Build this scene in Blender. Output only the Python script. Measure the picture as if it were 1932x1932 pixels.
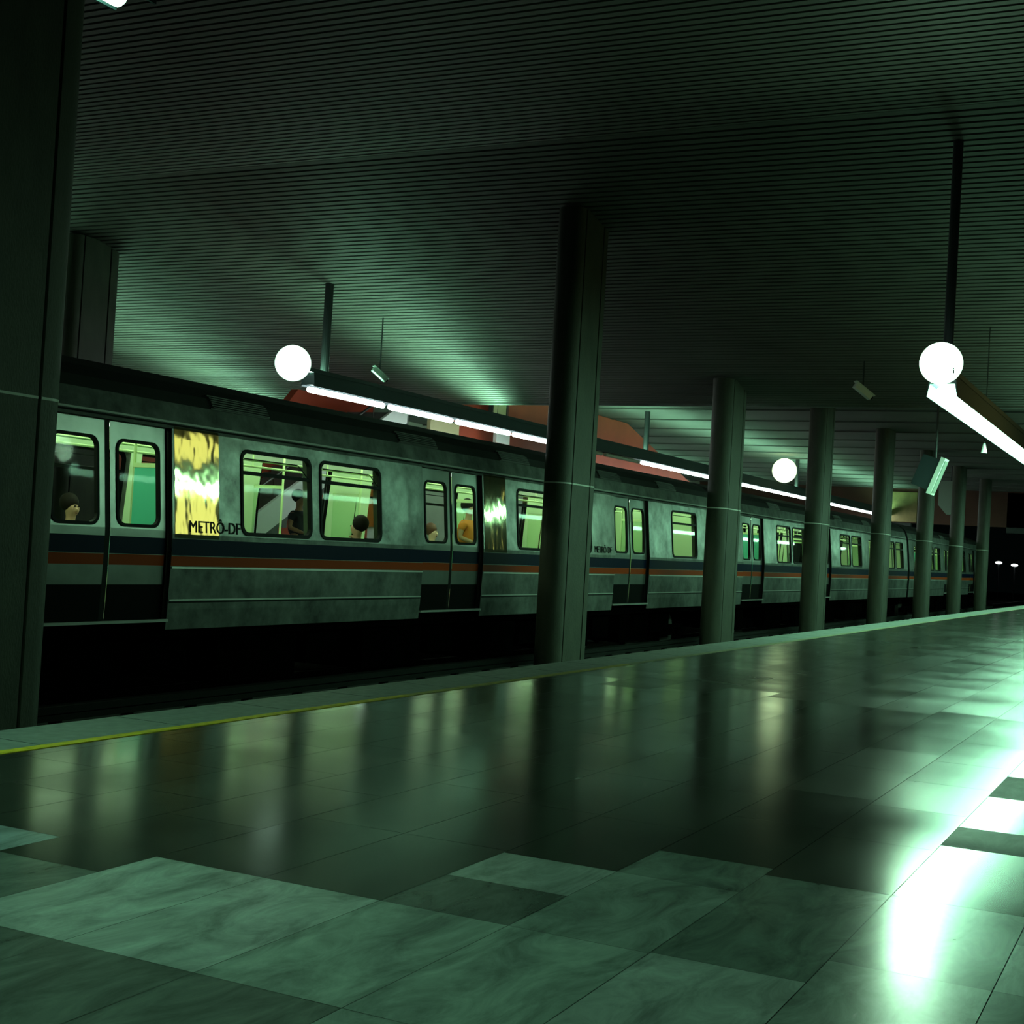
import bpy, math, random
from mathutils import Matrix, Vector
random.seed(7)
C = bpy.context.scene.collection
D = bpy.data
for o in list(D.objects):
    D.objects.remove(o)
SC = bpy.context.scene

# ---------------------------------------------------------------- camera, world, exposure
cd = D.cameras.new('camera')
cam = D.objects.new('camera', cd)
C.objects.link(cam)
cd.sensor_width = 36.0
cd.lens = 36.0 * 2605.92 / 1932.0
cd.clip_start = 0.05
cd.clip_end = 600
R_ = Vector((0.443162, -0.894549, 0.058223))
U_ = Vector((-0.046842, 0.041753, 0.998029))
B_ = Vector((-0.895217, -0.445016, -0.023399))
M = Matrix((R_, U_, B_)).transposed().to_4x4()
M.translation = Vector((0, 0, 1.05))
cam.matrix_world = M
SC.camera = cam
w = D.worlds.new('night')
SC.world = w
w.use_nodes = True
w.node_tree.nodes['Background'].inputs[0].default_value = (0.10, 0.22, 0.20, 1)
w.node_tree.nodes['Background'].inputs[1].default_value = 0.004
SC.view_settings.view_transform = 'Standard'
SC.view_settings.look = 'None'
SC.view_settings.gamma = 1
SC.view_settings.exposure = 0.0
SC.view_settings.use_curve_mapping = False

TUBE = (0.40, 1.0, 0.60)        # greenish fluorescent light
S_TUBE_NEAR, S_TUBE_FAR, S_FLOOD, S_CAR = 52.0, 22.0, 4.0, 9.5
S_LENS, S_OVER, S_UP, S_UPN = 80.0, 48.0, 34.0, 3.0

# ---------------------------------------------------------------- materials
def nt(name):
    m = D.materials.new(name)
    m.use_nodes = True
    t = m.node_tree
    return m, t, t.nodes['Principled BSDF']

def mat(name, col, rough=0.6, metal=0.0, noise=0.0, scale=8.0, bump=0.0, bscale=30.0, stretch=(1, 1, 1), spec=0.5):
    m, t, b = nt(name)
    b.inputs['Base Color'].default_value = (*col, 1)
    b.inputs['Roughness'].default_value = rough
    b.inputs['Metallic'].default_value = metal
    b.inputs['Specular IOR Level'].default_value = spec
    if noise or bump:
        tc = t.nodes.new('ShaderNodeTexCoord')
        mp = t.nodes.new('ShaderNodeMapping')
        mp.inputs['Scale'].default_value = stretch
        t.links.new(tc.outputs['Object'], mp.inputs[0])
    if noise:
        n = t.nodes.new('ShaderNodeTexNoise')
        n.inputs['Scale'].default_value = scale
        n.inputs['Detail'].default_value = 6
        t.links.new(mp.outputs[0], n.inputs['Vector'])
        r = t.nodes.new('ShaderNodeMapRange')
        r.inputs[1].default_value = 0.3
        r.inputs[2].default_value = 0.7
        r.inputs[3].default_value = 1 - noise
        r.inputs[4].default_value = 1 + noise
        t.links.new(n.outputs['Fac'], r.inputs[0])
        v = t.nodes.new('ShaderNodeVectorMath')
        v.operation = 'SCALE'
        v.inputs[0].default_value = col
        t.links.new(r.outputs[0], v.inputs['Scale'])
        t.links.new(v.outputs[0], b.inputs['Base Color'])
    if bump:
        n2 = t.nodes.new('ShaderNodeTexNoise')
        n2.inputs['Scale'].default_value = bscale
        n2.inputs['Detail'].default_value = 3
        t.links.new(mp.outputs[0], n2.inputs['Vector'])
        bp = t.nodes.new('ShaderNodeBump')
        bp.inputs['Strength'].default_value = bump
        bp.inputs['Distance'].default_value = 0.02
        t.links.new(n2.outputs['Fac'], bp.inputs['Height'])
        t.links.new(bp.outputs[0], b.inputs['Normal'])
    return m

def emat(name, col, strength):
    m, t, b = nt(name)
    b.inputs['Base Color'].default_value = (0.1, 0.1, 0.1, 1)
    b.inputs['Emission Color'].default_value = (*col, 1)
    b.inputs['Emission Strength'].default_value = strength
    return m

def glass_mat(name, tint):
    m = D.materials.new(name)
    m.use_nodes = True
    t = m.node_tree
    t.nodes.clear()
    out = t.nodes.new('ShaderNodeOutputMaterial')
    tr = t.nodes.new('ShaderNodeBsdfTransparent')
    tr.inputs[0].default_value = (*tint, 1)
    gl = t.nodes.new('ShaderNodeBsdfGlossy')
    gl.inputs['Roughness'].default_value = 0.03
    fr = t.nodes.new('ShaderNodeFresnel')
    fr.inputs[0].default_value = 1.1
    mx = t.nodes.new('ShaderNodeMixShader')
    t.links.new(fr.outputs[0], mx.inputs[0])
    t.links.new(tr.outputs[0], mx.inputs[1])
    t.links.new(gl.outputs[0], mx.inputs[2])
    t.links.new(mx.outputs[0], out.inputs[0])
    return m

def floor_mat():
    """stone slabs: colour and gloss of each slab come from its own attributes"""
    m, t, b = nt('platform_stone')
    a = t.nodes.new('ShaderNodeAttribute')
    a.attribute_name = 'slab'
    tc = t.nodes.new('ShaderNodeTexCoord')
    mp = t.nodes.new('ShaderNodeMapping')
    mp.inputs['Scale'].default_value = (1.0, 2.6, 1.0)
    mp.inputs['Rotation'].default_value = (0, 0, 0.5)
    t.links.new(tc.outputs['Object'], mp.inputs[0])
    n = t.nodes.new('ShaderNodeTexNoise')
    n.inputs['Scale'].default_value = 2.6
    n.inputs['Detail'].default_value = 9
    n.inputs['Roughness'].default_value = 0.68
    n.inputs['Distortion'].default_value = 0.8
    t.links.new(mp.outputs[0], n.inputs['Vector'])
    r = t.nodes.new('ShaderNodeMapRange')
    r.inputs[1].default_value = 0.32
    r.inputs[2].default_value = 0.68
    r.inputs[3].default_value = 0.55
    r.inputs[4].default_value = 1.45
    t.links.new(n.outputs['Fac'], r.inputs[0])
    v = t.nodes.new('ShaderNodeVectorMath')
    v.operation = 'SCALE'
    t.links.new(a.outputs['Color'], v.inputs[0])
    t.links.new(r.outputs[0], v.inputs['Scale'])
    # scattered white scuffs and veins
    sc = t.nodes.new('ShaderNodeTexNoise')
    sc.inputs['Scale'].default_value = 7
    sc.inputs['Detail'].default_value = 3
    mp2 = t.nodes.new('ShaderNodeMapping')
    mp2.inputs['Scale'].default_value = (0.5, 2.2, 1)
    t.links.new(tc.outputs['Object'], mp2.inputs[0])
    t.links.new(mp2.outputs[0], sc.inputs['Vector'])
    cr = t.nodes.new('ShaderNodeMapRange')
    cr.inputs[1].default_value = 0.735
    cr.inputs[2].default_value = 0.76
    t.links.new(sc.outputs['Fac'], cr.inputs[0])
    mx = t.nodes.new('ShaderNodeMix')
    mx.data_type = 'RGBA'
    mx.inputs['B'].default_value = (0.30, 0.31, 0.30, 1)
    t.links.new(cr.outputs[0], mx.inputs['Factor'])
    t.links.new(v.outputs[0], mx.inputs['A'])
    t.links.new(mx.outputs['Result'], b.inputs['Base Color'])
    n3 = t.nodes.new('ShaderNodeTexNoise')
    n3.inputs['Scale'].default_value = 1.3
    n3.inputs['Detail'].default_value = 5
    t.links.new(tc.outputs['Object'], n3.inputs['Vector'])
    r3 = t.nodes.new('ShaderNodeMapRange')
    r3.inputs[1].default_value = 0.3
    r3.inputs[2].default_value = 0.7
    r3.inputs[3].default_value = 0.8
    r3.inputs[4].default_value = 1.2
    t.links.new(n3.outputs['Fac'], r3.inputs[0])
    mu = t.nodes.new('ShaderNodeMath')
    mu.operation = 'MULTIPLY'
    t.links.new(a.outputs['Alpha'], mu.inputs[0])
    t.links.new(r3.outputs[0], mu.inputs[1])
    t.links.new(mu.outputs[0], b.inputs['Roughness'])
    b.inputs['Specular IOR Level'].default_value = 0.28
    return m

def steel_mat():
    m, t, b = nt('stainless_steel')
    b.inputs['Metallic'].default_value = 0.35
    tc = t.nodes.new('ShaderNodeTexCoord')
    n = t.nodes.new('ShaderNodeTexNoise')
    n.inputs['Scale'].default_value = 2.5
    n.inputs['Detail'].default_value = 7
    n.inputs['Roughness'].default_value = 0.65
    t.links.new(tc.outputs['Object'], n.inputs['Vector'])
    r = t.nodes.new('ShaderNodeValToRGB')
    r.color_ramp.elements[0].position = 0.3
    r.color_ramp.elements[0].color = (0.055, 0.06, 0.058, 1)
    r.color_ramp.elements[1].position = 0.7
    r.color_ramp.elements[1].color = (0.27, 0.29, 0.275, 1)
    t.links.new(n.outputs['Fac'], r.inputs[0])
    t.links.new(r.outputs[0], b.inputs['Base Color'])
    r2 = t.nodes.new('ShaderNodeMapRange')
    r2.inputs[3].default_value = 0.42
    r2.inputs[4].default_value = 0.22
    t.links.new(n.outputs['Fac'], r2.inputs[0])
    t.links.new(r2.outputs[0], b.inputs['Roughness'])
    n2 = t.nodes.new('ShaderNodeTexNoise')
    n2.inputs['Scale'].default_value = 3.0
    n2.inputs['Detail'].default_value = 2
    t.links.new(tc.outputs['Object'], n2.inputs['Vector'])
    bp = t.nodes.new('ShaderNodeBump')
    bp.inputs['Strength'].default_value = 0.25
    bp.inputs['Distance'].default_value = 0.05
    t.links.new(n2.outputs['Fac'], bp.inputs['Height'])
    t.links.new(bp.outputs[0], b.inputs['Normal'])
    return m

MT = dict(
    floor=floor_mat(), steel=steel_mat(),
    joint=mat('floor_joint', (0.02, 0.025, 0.022), 0.8),
    edge=mat('edge_stone', (0.30, 0.34, 0.32), 0.5, noise=0.2, scale=14),
    yellow=mat('yellow_paint', (0.95, 0.68, 0.03), 0.5, noise=0.25, scale=20),
    yellow_worn=mat('worn_yellow_paint', (0.55, 0.46, 0.10), 0.5, noise=0.3, scale=14),
    yellow_gone=mat('mostly_gone_yellow_paint', (0.34, 0.34, 0.20), 0.5, noise=0.3, scale=14),
    concrete=mat('concrete', (0.13, 0.14, 0.13), 0.8, noise=0.3, scale=2),
    dark=mat('dark_wall', (0.035, 0.04, 0.038), 0.9, noise=0.3, scale=1),
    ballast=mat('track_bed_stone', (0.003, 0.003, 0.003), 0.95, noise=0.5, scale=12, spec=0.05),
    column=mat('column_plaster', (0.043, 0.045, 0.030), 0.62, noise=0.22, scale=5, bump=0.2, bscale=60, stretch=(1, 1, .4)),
    band=mat('column_joint_metal', (0.55, 0.55, 0.5), 0.4),
    slat=mat('ceiling_slat', (0.125, 0.125, 0.112), 0.6, noise=0.12, scale=1.0),
    plenum=mat('ceiling_void', (0.01, 0.01, 0.01), 1),
    highceil=mat('high_ceiling', (0.12, 0.125, 0.115), 0.8, noise=0.2, scale=0.4),
    redwall=mat('red_orange_wall', (0.50, 0.07, 0.03), 0.6, noise=0.15, scale=1),
    brown=mat('brown_bulkhead', (0.08, 0.03, 0.018), 0.8, noise=0.2, scale=0.6),
    blue=mat('blue_paint', (0.002, 0.007, 0.030), 0.5, spec=0.06),
    orange=mat('orange_paint', (0.36, 0.045, 0.003), 0.5, spec=0.06),
    black=mat('black_rubber', (0.005, 0.005, 0.005), 0.6, spec=0.1),
    roof=mat('train_roof', (0.009, 0.010, 0.010), 0.6, noise=0.3, scale=3),
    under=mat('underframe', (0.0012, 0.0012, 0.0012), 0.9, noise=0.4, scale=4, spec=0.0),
    grille=mat('roof_grille', (0.03, 0.028, 0.025), 0.6),
    kick=mat('door_kick_plate', (0.004, 0.004, 0.004), 0.6, spec=0.03),
    trim=mat('bright_trim', (0.72, 0.74, 0.72), 0.35, metal=0.7),
    leaf=mat('door_steel', (0.24, 0.255, 0.245), 0.33, metal=0.7, noise=0.15, scale=3, bump=0.12, bscale=6),
    inner=mat('interior_panel', (0.50, 0.62, 0.38), 0.5),
    innerceil=mat('interior_ceiling', (0.7, 0.72, 0.66), 0.5),
    innerfloor=mat('interior_floor', (0.12, 0.13, 0.10), 0.5),
    seat=mat('seat_plastic', (0.10, 0.28, 0.22), 0.4),
    teal=mat('teal_partition', (0.10, 0.60, 0.42), 0.35),
    screen=mat('pale_partition', (0.50, 0.58, 0.42), 0.4),
    pole=mat('grab_pole', (0.70, 0.85, 0.45), 0.3, metal=0.3),
    glass=glass_mat('window_glass', (0.86, 0.94, 0.86)),
    housing=mat('dark_blue_housing', (0.012, 0.022, 0.028), 0.6),
    hanger=mat('hanger_pole', (0.035, 0.04, 0.045), 0.6),
    white=mat('white_enamel', (0.75, 0.78, 0.74), 0.5),
    sign=mat('sign_cream', (0.62, 0.55, 0.30), 0.6),
    tan=mat('sign_olive', (0.22, 0.17, 0.06), 0.7, noise=0.2, scale=3),
    box=mat('grey_box', (0.26, 0.30, 0.27), 0.6),
    rail=mat('rail_steel', (0.12, 0.12, 0.11), 0.35, metal=0.9),
    cover=mat('third_rail_cover', (0.012, 0.013, 0.012), 0.7, spec=0.05),
    skin=mat('skin', (0.42, 0.22, 0.14), 0.6), skin2=mat('light_skin', (0.62, 0.40, 0.28), 0.6),
    hair=mat('dark_hair', (0.010, 0.006, 0.005), 0.7, spec=0.15), hair2=mat('brown_hair', (0.09, 0.03, 0.012), 0.6),
    shirtw=mat('pale_shirt', (0.6, 0.62, 0.5), 0.8), shirto=mat('orange_shirt', (0.75, 0.20, 0.03), 0.8),
    shirtd=mat('dark_shirt', (0.03, 0.035, 0.045), 0.8), shirtr=mat('dark_red_shirt', (0.16, 0.03, 0.02), 0.8),
    jeans=mat('jeans', (0.03, 0.04, 0.07), 0.9),
    poster=mat('orange_poster', (0.8, 0.28, 0.04), 0.6),
    tube_near=emat('lit_tube_near', TUBE, S_TUBE_NEAR), tube_far=emat('lit_tube_far', (0.80, 1.0, 0.93), S_TUBE_FAR),
    tube_off=mat('unlit_tube', (0.45, 0.40, 0.33), 0.4),
    tube_over=emat('lit_tube_overhead', TUBE, S_OVER), upfill_near=emat('added_ceiling_fill_near', TUBE, S_UPN), upfill=emat('added_ceiling_fill', TUBE, S_UP),
    mirror=mat('polished_sheet', (0.52, 0.48, 0.30), 0.06, metal=1.0, bump=0.62, bscale=1.0, stretch=(1.8, 1, 1.0)),
    lens=emat('lit_lens', (0.52, 1.0, 0.62), S_LENS),
    flood=emat('lit_flood', (0.62, 1.0, 0.75), 2.0), flood_y=emat('lit_flood_warm', (0.75, 1.0, 0.50), S_FLOOD),
    carlight=emat('lit_car_panel', (0.66, 1.0, 0.62), S_CAR),
    yellowbox=emat('lit_yellow_panel', (0.92, 1.0, 0.30), 1.7),
    farlamp=emat('lit_far_lamp', (0.9, 1, 0.95), 8.0),
    redlamp=emat('lit_red_marker', (1, 0.03, 0.03), 0.6),
    platform=mat('far_platform_floor', (0.20, 0.21, 0.19), 0.35, noise=0.2, scale=2),
    farwall=mat('far_wall_tiles', (0.34, 0.38, 0.30), 0.6, noise=0.15, scale=0.8),
)

# ---------------------------------------------------------------- mesh helpers
class MB:
    def __init__(s):
        s.v, s.f, s.m, s.mats = [], [], [], []
    def mi(s, m):
        if m not in s.mats:
            s.mats.append(m)
        return s.mats.index(m)
    def quad(s, pts, m):
        n = len(s.v)
        s.v += [tuple(p) for p in pts]
        s.f.append(tuple(range(n, n + len(pts))))
        s.m.append(s.mi(m))
    def box(s, x0, x1, y0, y1, z0, z1, m):
        n = len(s.v)
        s.v += [(x, y, z) for x in (x0, x1) for y in (y0, y1) for z in (z0, z1)]
        for f in ((0, 1, 3, 2), (4, 6, 7, 5), (0, 4, 5, 1), (2, 3, 7, 6), (0, 2, 6, 4), (1, 5, 7, 3)):
            s.f.append(tuple(n + i for i in f))
            s.m.append(s.mi(m))
    def obox(s, c, ax, ay, az, m):
        """box with centre c and three half axis vectors"""
        n = len(s.v)
        c, ax, ay, az = map(Vector, (c, ax, ay, az))
        for i in (-1, 1):
            for j in (-1, 1):
                for k in (-1, 1):
                    s.v.append(tuple(c + ax * i + ay * j + az * k))
        for f in ((0, 1, 3, 2), (4, 6, 7, 5), (0, 4, 5, 1), (2, 3, 7, 6), (0, 2, 6, 4), (1, 5, 7, 3)):
            s.f.append(tuple(n + i for i in f))
            s.m.append(s.mi(m))
    def prism(s, poly, axis, a, b, m, caps=True):
        """extrude a 2D polygon: axis 'x' takes (y,z), 'y' takes (x,z), 'z' takes (x,y)"""
        def P(u, v, w):
            return {'x': (w, u, v), 'y': (u, w, v), 'z': (u, v, w)}[axis]
        n, k = len(s.v), len(poly)
        s.v += [P(u, v, a) for u, v in poly] + [P(u, v, b) for u, v in poly]
        for i in range(k):
            j = (i + 1) % k
            s.f.append((n + i, n + j, n + k + j, n + k + i))
            s.m.append(s.mi(m))
        if caps:
            s.f.append(tuple(range(n, n + k)))
            s.f.append(tuple(range(n + k, n + 2 * k)))
            s.m += [s.mi(m)] * 2
    def tube(s, p, q, r, m, seg=12, r2=None):
        p, q = Vector(p), Vector(q)
        d = (q - p).normalized()
        a = d.orthogonal().normalized()
        b = d.cross(a)
        r2 = r if r2 is None else r2
        n = len(s.v)
        for c, rr in ((p, r), (q, r2)):
            for i in range(seg):
                t = 2 * math.pi * i / seg
                s.v.append(tuple(c + (a * math.cos(t) + b * math.sin(t)) * rr))
        for i in range(seg):
            j = (i + 1) % seg
            s.f.append((n + i, n + j, n + seg + j, n + seg + i))
            s.m.append(s.mi(m))
        s.f.append(tuple(range(n, n + seg)))
        s.f.append(tuple(range(n + seg, n + 2 * seg)))
        s.m += [s.mi(m)] * 2
    def ball(s, c, r, m, seg=24, rings=14, sc=(1, 1, 1)):
        n = len(s.v)
        for i in range(rings + 1):
            ph = math.pi * i / rings
            for j in range(seg):
                t = 2 * math.pi * j / seg
                s.v.append((c[0] + r * sc[0] * math.sin(ph) * math.cos(t), c[1] + r * sc[1] * math.sin(ph) * math.sin(t), c[2] + r * sc[2] * math.cos(ph)))
        for i in range(rings):
            for j in range(seg):
                k = (j + 1) % seg
                s.f.append((n + i * seg + j, n + i * seg + k, n + (i + 1) * seg + k, n + (i + 1) * seg + j))
                s.m.append(s.mi(m))
    def mesh(s, name, smooth=False):
        me = D.meshes.new(name)
        me.from_pydata(s.v, [], s.f)
        for m in s.mats:
            me.materials.append(m)
        me.polygons.foreach_set('material_index', s.m)
        if smooth:
            me.polygons.foreach_set('use_smooth', [True] * len(s.f))
            if hasattr(me, 'set_sharp_from_angle'):
                me.set_sharp_from_angle(angle=0.7)
        me.update()
        return me
    def build(s, name, parent=None, smooth=False, loc=None):
        o = D.objects.new(name, s.mesh(name, smooth))
        C.objects.link(o)
        if parent:
            o.parent = parent
        if loc:
            o.location = loc
        return o

def empty(name, loc, label, cat, group=None):
    o = D.objects.new(name, None)
    C.objects.link(o)
    o.location = loc
    o.empty_display_size = 0.2
    return tag(o, label, cat, group)
def tag(o, label, cat, group=None):
    o['label'] = label
    o['category'] = cat
    if group:
        o['group'] = group
    return o
def struct(mb, name, smooth=False):
    o = mb.build(name, smooth=smooth)
    o['kind'] = 'structure'
    return o
def copy_tree(o, parent=None):
    c = o.copy()
    C.objects.link(c)
    c.parent = parent
    for ch in list(o.children):
        copy_tree(ch, c)
    return c

# ---------------------------------------------------------------- near platform floor
P = 0.4145                                   # depth of one slab row
X_END = 82.0
PAL = {0: ((0.036, 0.040, 0.033), 0.155),    # dark polished slab
       1: ((0.33, 0.36, 0.35), 0.20),        # pale worn slab
       2: ((0.23, 0.27, 0.25), 0.19),        # mid worn slab
       3: ((0.115, 0.13, 0.12), 0.20),       # dark worn slab
       6: ((0.10, 0.125, 0.115), 0.5),
       4: ((0.15, 0.18, 0.165), 0.18),
       5: ((0.28, 0.33, 0.35), 0.25)}        # bluish worn slab
def slab_kind(r, x):
    if r >= 9: return 0
    if r == 8: return 5 if x < 3.47 else 0
    if r == 7: return 3 if x < 3.0 else 0
    if 4 <= r <= 6:
        if x < 2.63: return 3
        if x < 3.46: return 1 if r != 4 else 2
        if r == 4 and 3.86 < x < 4.26: return 1
        return 3 if (r == 4 and x < 3.86) else 0
    if r == 3: return 1 if x < 1.9 else (2 if x < 3.46 else (2 if x < 4.26 else (4 if x < 4.66 else 0)))
    if r == 2: return 1 if x < 3.47 else (4 if x < 4.55 else 0)
    if r == 1: return 2 if x < 3.7 else (4 if x < 4.55 else (6 if 5.5 < x < 5.95 or 6.85 < x < 7.6 else 0))
    return 4 if x < 3.7 else (2 if x < 4.2 else (4 if x < 4.55 else 0))
def joints(r):
    near = {4: [2.63, 3.46, 3.86, 4.26], 3: [1.8, 2.63, 3.46, 4.26, 4.66], 2: [2.65, 3.47, 4.55], 1: [2.8, 3.7, 4.55, 5.5, 5.95, 6.85, 7.6],
            0: [2.9, 3.7, 4.2, 4.55, 5.4], 5: [2.63, 3.46], 6: [2.63, 3.46], 7: [2.63, 3.2, 4.0], 8: [2.65, 3.47, 4.3]}.get(r)
    if near is None:
        s = [0.2, 0.6, -0.1, 0.4][r % 4]
        near = [3.75 + s * 0.5] if r >= 0 else [4.55]
    out = list(near)
    x = out[0]
    while x > -6:
        x -= 0.83
        out.insert(0, x)
    x = out[-1]
    while x < X_END:
        x += 0.83 if (r + len(out)) % 5 else 0.98
        out.append(x)
    return out
f = MB()
tints = []
rows = list(range(-11, 12))
YL = [min(r * P, 4.655) for r in range(-11, 13)]
YL[-1] = 4.655
for ri, r in enumerate(rows):
    y0, y1 = YL[ri] + 0.0013, YL[ri + 1] - 0.0013
    if y1 - y0 < 0.02:
        continue
    js = joints(r)
    for a, b in zip(js[:-1], js[1:]):
        if b > X_END + 1: continue
        k = slab_kind(r, (a + b) / 2)
        (cr, cg, cb), ro = PAL[k]
        if k == 0 and a > 10: ro = 0.215       # rougher further along the platform
        j = random.uniform(0.86, 1.14)
        jr = random.uniform(0.9, 1.12)
        f.quad([(a + .0013, y0, 0), (b - .0013, y0, 0), (b - .0013, y1, 0), (a + .0013, y1, 0)], MT['floor'])
        tints.append((cr * j, cg * j, cb * j, ro * jr))
nq = len(f.f)
f.box(-6.5, X_END, -4.7, 4.655, -0.30, -0.004, MT['joint'])
tints += [(0.02, 0.02, 0.02, 0.6)] * 6
fl = struct(f, 'floor')
ca = fl.data.color_attributes.new('slab', 'FLOAT_COLOR', 'CORNER')
buf = []
for p, tcol in zip(fl.data.polygons, tints):
    buf += list(tcol) * p.loop_total
ca.data.foreach_set('color', buf)
e = MB()
e.box(-6.5, X_END, 4.725, 5.17, -0.16, 0.002, MT['edge'])
for i in range(90):                          # joints of the edge stones
    x = -6 + i * 0.98
    e.box(x, x + 0.006, 4.73, 5.171, 0.0021, 0.0026, MT['joint'])
e.box(-6.5, X_END, 4.655, 5.10, -1.25, -0.16, MT['concrete'])
struct(e, 'trim_1')
e = MB()
e.box(-6.5, 8.0, 4.655, 4.725, -0.16, 0.003, MT['yellow'])
e.box(8.0, 12.0, 4.655, 4.725, -0.16, 0.003, MT['yellow_worn'])
e.box(12.0, X_END, 4.655, 4.725, -0.16, 0.003, MT['yellow_gone'])
struct(e, 'trim_2')

# ---------------------------------------------------------------- track bed, far platform, walls
b = MB()
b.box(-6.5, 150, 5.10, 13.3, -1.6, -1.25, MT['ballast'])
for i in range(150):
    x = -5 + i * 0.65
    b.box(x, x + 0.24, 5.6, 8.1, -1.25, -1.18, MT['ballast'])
struct(b, 'track_bed')
b = MB()
b.box(-6.5, X_END, 13.3, 26.5, -1.25, 0.0, MT['platform'])
struct(b, 'far_platform')
b = MB()
b.box(-6.5, X_END, 26.5, 26.8, -1.25, 7.6, MT['farwall'])
struct(b, 'wall_left')
b = MB()
b.box(-6.5, X_END, -4.9, -4.6, -0.3, 7.6, MT['dark'])
struct(b, 'wall_right')
b = MB()
b.box(-6.8, -6.5, -4.9, 26.8, -1.6, 7.6, MT['dark'])
struct(b, 'wall_back')
b = MB()
b.box(78.0, 78.4, -4.6, 26.5, 3.5, 5.6, MT['brown'])
b.box(78.0, 78.4, -4.6, 9.2, 3.2, 5.35, MT['dark'])
b.box(78.0, 78.4, 14.2, 26.5, 0.0, 3.5, MT['dark'])
b.box(78.0, 78.4, -4.6, 2.2, 0.0, 3.5, MT['dark'])
struct(b, 'wall_front')
# ---------------------------------------------------------------- slatted ceiling
XC, ZC, SL, XE = 17.7, 6.86, 0.2, 29.75      # crease, its height, slope, end of slope
def zceil(x):
    return ZC if x < XC else ZC - SL * (x - XC)
b = MB()
x = 2.0
while x < XC:
    b.box(x, x + 0.105, -4.6, 26.5, ZC, ZC + 0.03, MT['slat'])
    x += 0.155
dx = 0.155 / math.sqrt(1 + SL * SL)
t = Vector((1, 0, -SL)).normalized()
n_ = Vector((SL, 0, 1)).normalized()
x = XC + 0.02
while x < XE - 0.1:
    c = Vector((x + 0.05, 10.95, zceil(x + 0.05))) + n_ * 0.015
    b.obox(c, t * 0.0525, (0, 15.55, 0), n_ * 0.015, MT['slat'])
    x += dx
b.box(-6.5, 2.0, -4.6, 26.5, ZC, ZC + 0.03, MT['slat'])
b.quad([(-6.5, -4.6, ZC + .16), (XC, -4.6, ZC + .16), (XC, 26.5, ZC + .16), (-6.5, 26.5, ZC + .16)], MT['plenum'])
b.quad([(XC, -4.6, ZC + .16), (XE, -4.6, zceil(XE) + .16), (XE, 26.5, zceil(XE) + .16), (XC, 26.5, ZC + .16)], MT['plenum'])
b.box(XE - 0.05, XE + 0.10, -4.6, 26.5, zceil(XE) - 0.03, 5.6, MT['concrete'])
struct(b, 'ceiling')
b = MB()
b.box(XE + 0.1, X_END, -4.6, 26.5, 5.4, 5.6, MT['highceil'])
for i in range(1, 16):                       # ribs of the high ceiling
    b.box(XE + 3.1 * i, XE + 3.1 * i + 0.10, -4.6, 26.5, 5.36, 5.4, MT['highceil'])
struct(b, 'ceiling.001')

# ---------------------------------------------------------------- columns between the tracks
def column_section(x0, x1, y0, y1, r, grooves):
    pts = []
    def arc(cx, cy, a0):
        for i in range(7):
            a = math.radians(a0 + 15 * i)
            pts.append((cx + r * math.cos(a), cy + r * math.sin(a)))
    arc(x0 + r, y0 + r, 180)
    for g in grooves:
        pts += [(g - .018, y0), (g - .018, y0 + .045), (g + .018, y0 + .045), (g + .018, y0)]
    arc(x1 - r, y0 + r, 270)
    arc(x1 - r, y1 - r, 0)
    for g in reversed(grooves):
        pts += [(g + .018, y1), (g + .018, y1 - .045), (g - .018, y1 - .045), (g - .018, y1)]
    arc(x0 + r, y1 - r, 90)
    return pts
def column(xr, y0, ztop, zbase, label, group, zband=2.06):
    """xr: far end of the column along the platform"""
    t = empty('column', (xr - .64, y0 + .22, zbase), label, 'column', group)
    b = MB()
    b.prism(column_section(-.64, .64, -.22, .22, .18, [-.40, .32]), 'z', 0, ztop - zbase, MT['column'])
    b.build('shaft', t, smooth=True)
    b = MB()
    s = column_section(-.644, .644, -.224, .224, .18, [-.40, .32])
    b.prism(s, 'z', zband - zbase - .011, zband - zbase + .011, MT['band'])
    b.build('joint_band', t)
    return t
cols = [9.0, 20.9, 29.0, 37.1, 45.4, 53.3, 60.9, 68.9]
names = ['tall dark column filling the left edge of the photo', 'dark grooved column in front of the train, second from the left',
         'third column from the left, just right of the orange stairs wall', 'column directly right of the warm glowing floodlight',
         'fifth column from the left, left of the hanging white monitor', 'column standing behind the hanging white monitor',
         'next to last column of the row, before the dark tunnel mouth', 'furthest column of the row beside the dark tunnel mouth']
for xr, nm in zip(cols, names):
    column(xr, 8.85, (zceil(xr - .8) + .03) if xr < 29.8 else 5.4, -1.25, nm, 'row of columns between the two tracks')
column(20.65, 19.1, zceil(20) + .02, 0.0, 'column on the far platform, showing above the train roof at left', None)

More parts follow.
